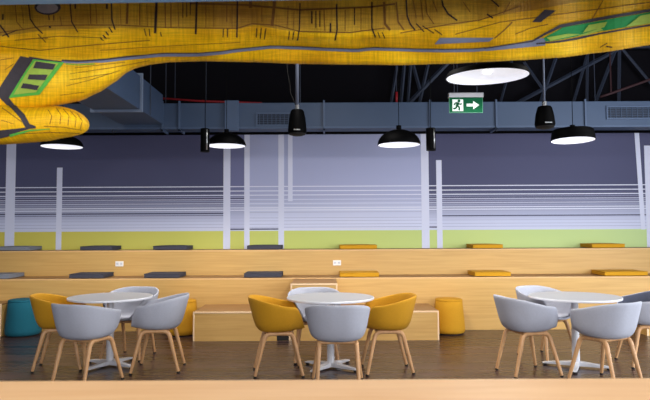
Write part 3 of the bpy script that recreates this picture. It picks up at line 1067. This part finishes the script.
for pts, w in [
    ([(-5, 33), (20, 30), (45, 26), (80, 25), (120, 25), (165, 27.5), (237, 28.5), (252, 23.5), (275, 25), (300, 31.5), (350, 32.5), (385, 28)], 1.0),
    ([(190, 3.5), (245, 5), (300, 10), (372, 7), (395, 4)], 1.8), ([(0, 46), (40, 50), (90, 45), (150, 40)], .8), ([(15, 40), (60, 36), (110, 38)], .7),
    ([(90, -4), (91, 24)], .9), ([(128, -4), (127, 24)], 2.2), ([(140, -4), (140, 25)], 1.0), ([(165, -4), (165.5, 27)], 1.0), ([(171, -4), (171, 27)], 1.0), ([(226.8, -2), (226.8, 22)], .9),
    ([(251, -4), (250.5, 8)], 3.2), ([(275, -4), (273, 18), (272, 26)], 3.0), ([(288, 6), (287, 28)], .8), ([(324, 10), (325, 31)], .8), ([(345, 10), (345, 31)], .8), ([(384, 2), (385, 24), (390, 30)], 2.4),
    ([(425, -6), (427, 14), (434, 24)], .9), ([(420, -6), (423, 20)], .8), ([(455, 34), (500, 22), (560, 14), (650, 2)], .8), ([(400, 33), (450, 24), (480, 20), (520, 6)], .9),
    ([(515, 34), (530, 28), (548, 24)], .8), ([(494.5, 38), (504, 30), (512, 22)], 1.2), ([(590, 22), (602, 2), (604, -4)], .8), ([(15, -2), (17, 22), (24, 30)], .8), ([(60, 16), (62, 26)], .8),
    ([(100, 50), (160, 46), (240, 42)], .5), ([(0, 60), (14, 58)], .6), ([(70, 74), (110, 68), (150, 60)], .5), ([(66, 86), (90, 80), (120, 70)], .5), ([(60, 95), (84, 92)], .5),
    ([(48, 110), (52, 116), (50, 124)], .6), ([(56, 108), (61, 115), (60, 124)], .6), ([(63, 109), (69, 116), (68, 125)], .6), ([(70, 111), (76, 118), (75, 127)], .6), ([(77, 114), (82, 121), (80, 129)], .6),
    ([(2, 108), (22, 122)], .7), ([(44, 126), (64, 127), (82, 130)], .6), ([(12, 134), (50, 132), (80, 133)], .6),
    ([(22, 6), (24, 24)], .6), ([(96, 2), (97, 24)], .6), ([(103, 3), (103.5, 24)], .5), ([(120, 2), (121, 25)], .6), ([(147, 2), (147.5, 26)], .6), ([(178, 2), (178.5, 27)], .6),
    ([(206, 2), (206, 28)], .6), ([(214, 3), (214, 27)], .5), ([(232, 4), (232, 28)], .6), ([(262, 8), (262, 22)], .6), ([(294, 11), (293.5, 30)], .6), ([(361, 8), (361, 31)], .6),
    ([(396, 2), (398, 22), (404, 30)], 1.4), ([(413, 0), (416, 18)], .7), ([(432, -2), (437, 12)], .7), ([(463, 2), (470, 12)], .8), ([(510, 2), (503, 14)], .7),
    ([(24, 66), (18, 82)], .5), ([(70, 80), (112, 73)], .5), ([(75, 68), (125, 62)], .5), ([(5, 70), (14, 64)], .5), ([(1, 120), (14, 124)], .5),
]:
    link('brown_stripe_marking', ribbon(bmesh.new(), pts, w, .0035), M['inkb'], sculpt)

seam = bmesh.new()
sp = [(x, interp(x, YS)) for x in list(range(62, 490, 8))]
ribbon(seam, sp, [2.2 if x < 100 else 3.6 for x, _ in sp], .006)
quad(seam, [(486, 48), (545, 37), (545, 45), (486, 50.5)], .006)
quad(seam, [(434.5, 43.5), (440, 37.3), (494, 37.3), (489, 41)], .006)
link('slate_band', seam, M['band'], sculpt)
ch = bmesh.new()
ribbon(ch, [(30, 57.6), (46, 60), (62, 61.6)], [2.4, 1.8, 1.4], .008)
ribbon(ch, [(x, interp(x, YS) - 1.6) for x in range(62, 490, 8)], [1.6 if x < 140 else 1.0 for x in range(62, 490, 8)], .008)
ribbon(ch, [(484, 47.5), (532, 40.5), (545, 33), (560, 25.5), (600, 18), (650, 9.5), (700, 1)], [1.2, 1.6, 2.2, 3.2, 3, 2.6, 2.6], .008)
ribbon(ch, [(536, 43), (560, 41), (575, 38.5), (600, 33), (650, 24.5), (700, 16)], [1.5, 2.2, 2.4, 2, 1.8, 1.8], .008)
quad(ch, [(21, 56), (34, 58.5), (9, 98), (-2, 90)], .006)
ribbon(ch, [(-3, 89), (4, 97), (16, 110), (23, 117), (28, 126), (36, 127)], [6, 7, 5, 5.5, 5.5, 2], .006)
ribbon(ch, [(-8, 135), (6, 133), (20, 129.5), (33, 127)], [9, 7, 3, 1.5], .006)
quad(ch, [(531.7, 21.8), (540.7, 21.8), (555.7, 10.2), (544.5, 9.3)], .006)
oval(ch, 48, 7.5, 13, 7.5, .006)
link('charcoal_band', ch, M['char'], sculpt)
pv = bmesh.new()
oval(pv, 48, 8.3, 10.5, 5.2, .01)
link('porthole', pv, M['lav'], sculpt)
g = bmesh.new()
quad(g, [(34.5, 58.7), (64.5, 62.5), (40, 94.5), (9, 97.8)], .007, 20)
gp = link('green_panel', g, M['g1'], sculpt)
for pts_, w_ in (([(66, 64), (80, 65), (95, 63.8)], .9), ([(10, 135), (30, 130), (50, 128.5)], [2.5, 1.5, .6])):
    link('green_stripe', ribbon(bmesh.new(), pts_, w_, .008), M['g1'], sculpt)
g = bmesh.new()
quad(g, [(36, 61), (59, 63.5), (37, 92), (14, 94.5)], .011, 20)
link('lime_field', g, M['g2'], gp)
for q in ([(37.5, 61.7), (56.5, 64.5), (53.5, 70.5), (34.5, 68.8)], [(30.5, 75), (48.5, 75.3), (46, 80.5), (29, 79.6)], [(24.5, 83.5), (40.5, 85.5), (38.3, 89.8), (22, 88)]):
    g = bmesh.new()
    quad(g, q, .015, 8)
    link('dark_window', g, M['char'], gp)
g = bmesh.new()
quad(g, [(543, 37.5), (562, 27), (562, 38.8), (546, 41)], .007)
quad(g, [(562, 27), (600, 20), (600, 31), (562, 38.8)], .007)
quad(g, [(600, 20), (700, 3), (700, 14.5), (600, 31)], .007)
gp = link('green_panel', g, M['g3'], sculpt)
for q in ([(546, 36.5), (566, 33), (580, 33.5), (550, 40)], [(588, 24), (607, 20.5), (604, 26), (582, 32)],
          [(640, 14.5), (660, 11), (660, 21), (625, 26)], [(577, 35), (600, 27), (603, 29), (585, 34.5)]):
    link('lime_field', quad(bmesh.new(), q, .011), M['g2'], gp)
for px, y in ((30, 4.0), (250, 4.1), (420, 4.1), (620, 4.1)):
    a = at(px, -95, 3.8)
    b = at(px, interp(px, YB), 4.3)
    link('suspension_cable', tube(bmesh.new(), [(a.x, y, a.z - .1), (a.x, y, ZC)], .006, 6), M['steel'], sculpt)

# pale blue ceiling beam at the top left
a, b = at(-60, 6.0, 3.1), at(352, -.4, 3.1)
bmx = prism(bmesh.new(), [(a.x - 1.5, a.z + .012), (a.x, a.z), (b.x, b.z), (b.x + 2.5, b.z + .05), (b.x + 2.5, b.z + .45), (a.x - 1.5, b.z + .45)], 2.86, 3.1)
bt = thing('ceiling_beam', 'pale blue beam crossing the top left edge above the yellow sculpture', 'beam')
link('beam_body', bmx, M['beam'], bt, bevel=.004)
for x in (-1.4, .9):
    link('hanger_rod', tube(bmesh.new(), [(x, 2.98, b.z + .4), (x, 2.98, ZC)], .008, 6), M['steel'], bt)

# ------------------------------------------------------------------ added fill, assumed daylight and exposure
w = bpy.data.worlds.new('world')
sc.world = w
w.use_nodes = True
bg = w.node_tree.nodes['Background']
bg.inputs['Color'].default_value = (.80, .88, 1, 1)
bg.inputs['Strength'].default_value = .75


def area(name, loc, target, sx, sy, e, color=(1, 1, 1)):
    ld = bpy.data.lights.new(name, 'AREA')
    ld.shape = 'RECTANGLE'
    ld.size, ld.size_y = sx, sy
    ld.energy = e
    ld.color = color
    o = bpy.data.objects.new(name, ld)
    COL.objects.link(o)
    o.location = loc
    o.rotation_euler = (Vector(target) - Vector(loc)).to_track_quat('-Z', 'Y').to_euler()
    return o
# unseen fill light added behind the camera; side daylight assumed through the right wall
area('front_fill', (1.8, -5.2, 2.2), (1.2, 9, 1.0), 9, 3.6, 420, (.95, .97, 1))
area('assumed_side_daylight', (6.38, 4.9, 1.8), (0, 6.5, .8), 3.0, 2.6, 140, (.9, .95, 1))

# unseen overhead fill lights, added to brighten the counter and the table row
for x, y, e in ((-4.2, 6.3, 12), (-.2, 6.2, 24), (4.0, 6.2, 12), (-1.5, 1.2, 26), (1.5, 1.2, 26)):
    area('overhead_fill', (x, y, 4.3 if y > 3 else 3.3), (x, y, 0), .5, .5, e, (1, .96, .9))
sc.view_settings.view_transform = 'Standard'
sc.view_settings.look = 'None'
sc.view_settings.gamma = 1
sc.view_settings.use_curve_mapping = False
sc.view_settings.exposure = .85
sc.cycles.use_denoising = True
sc.cycles.max_bounces = 8
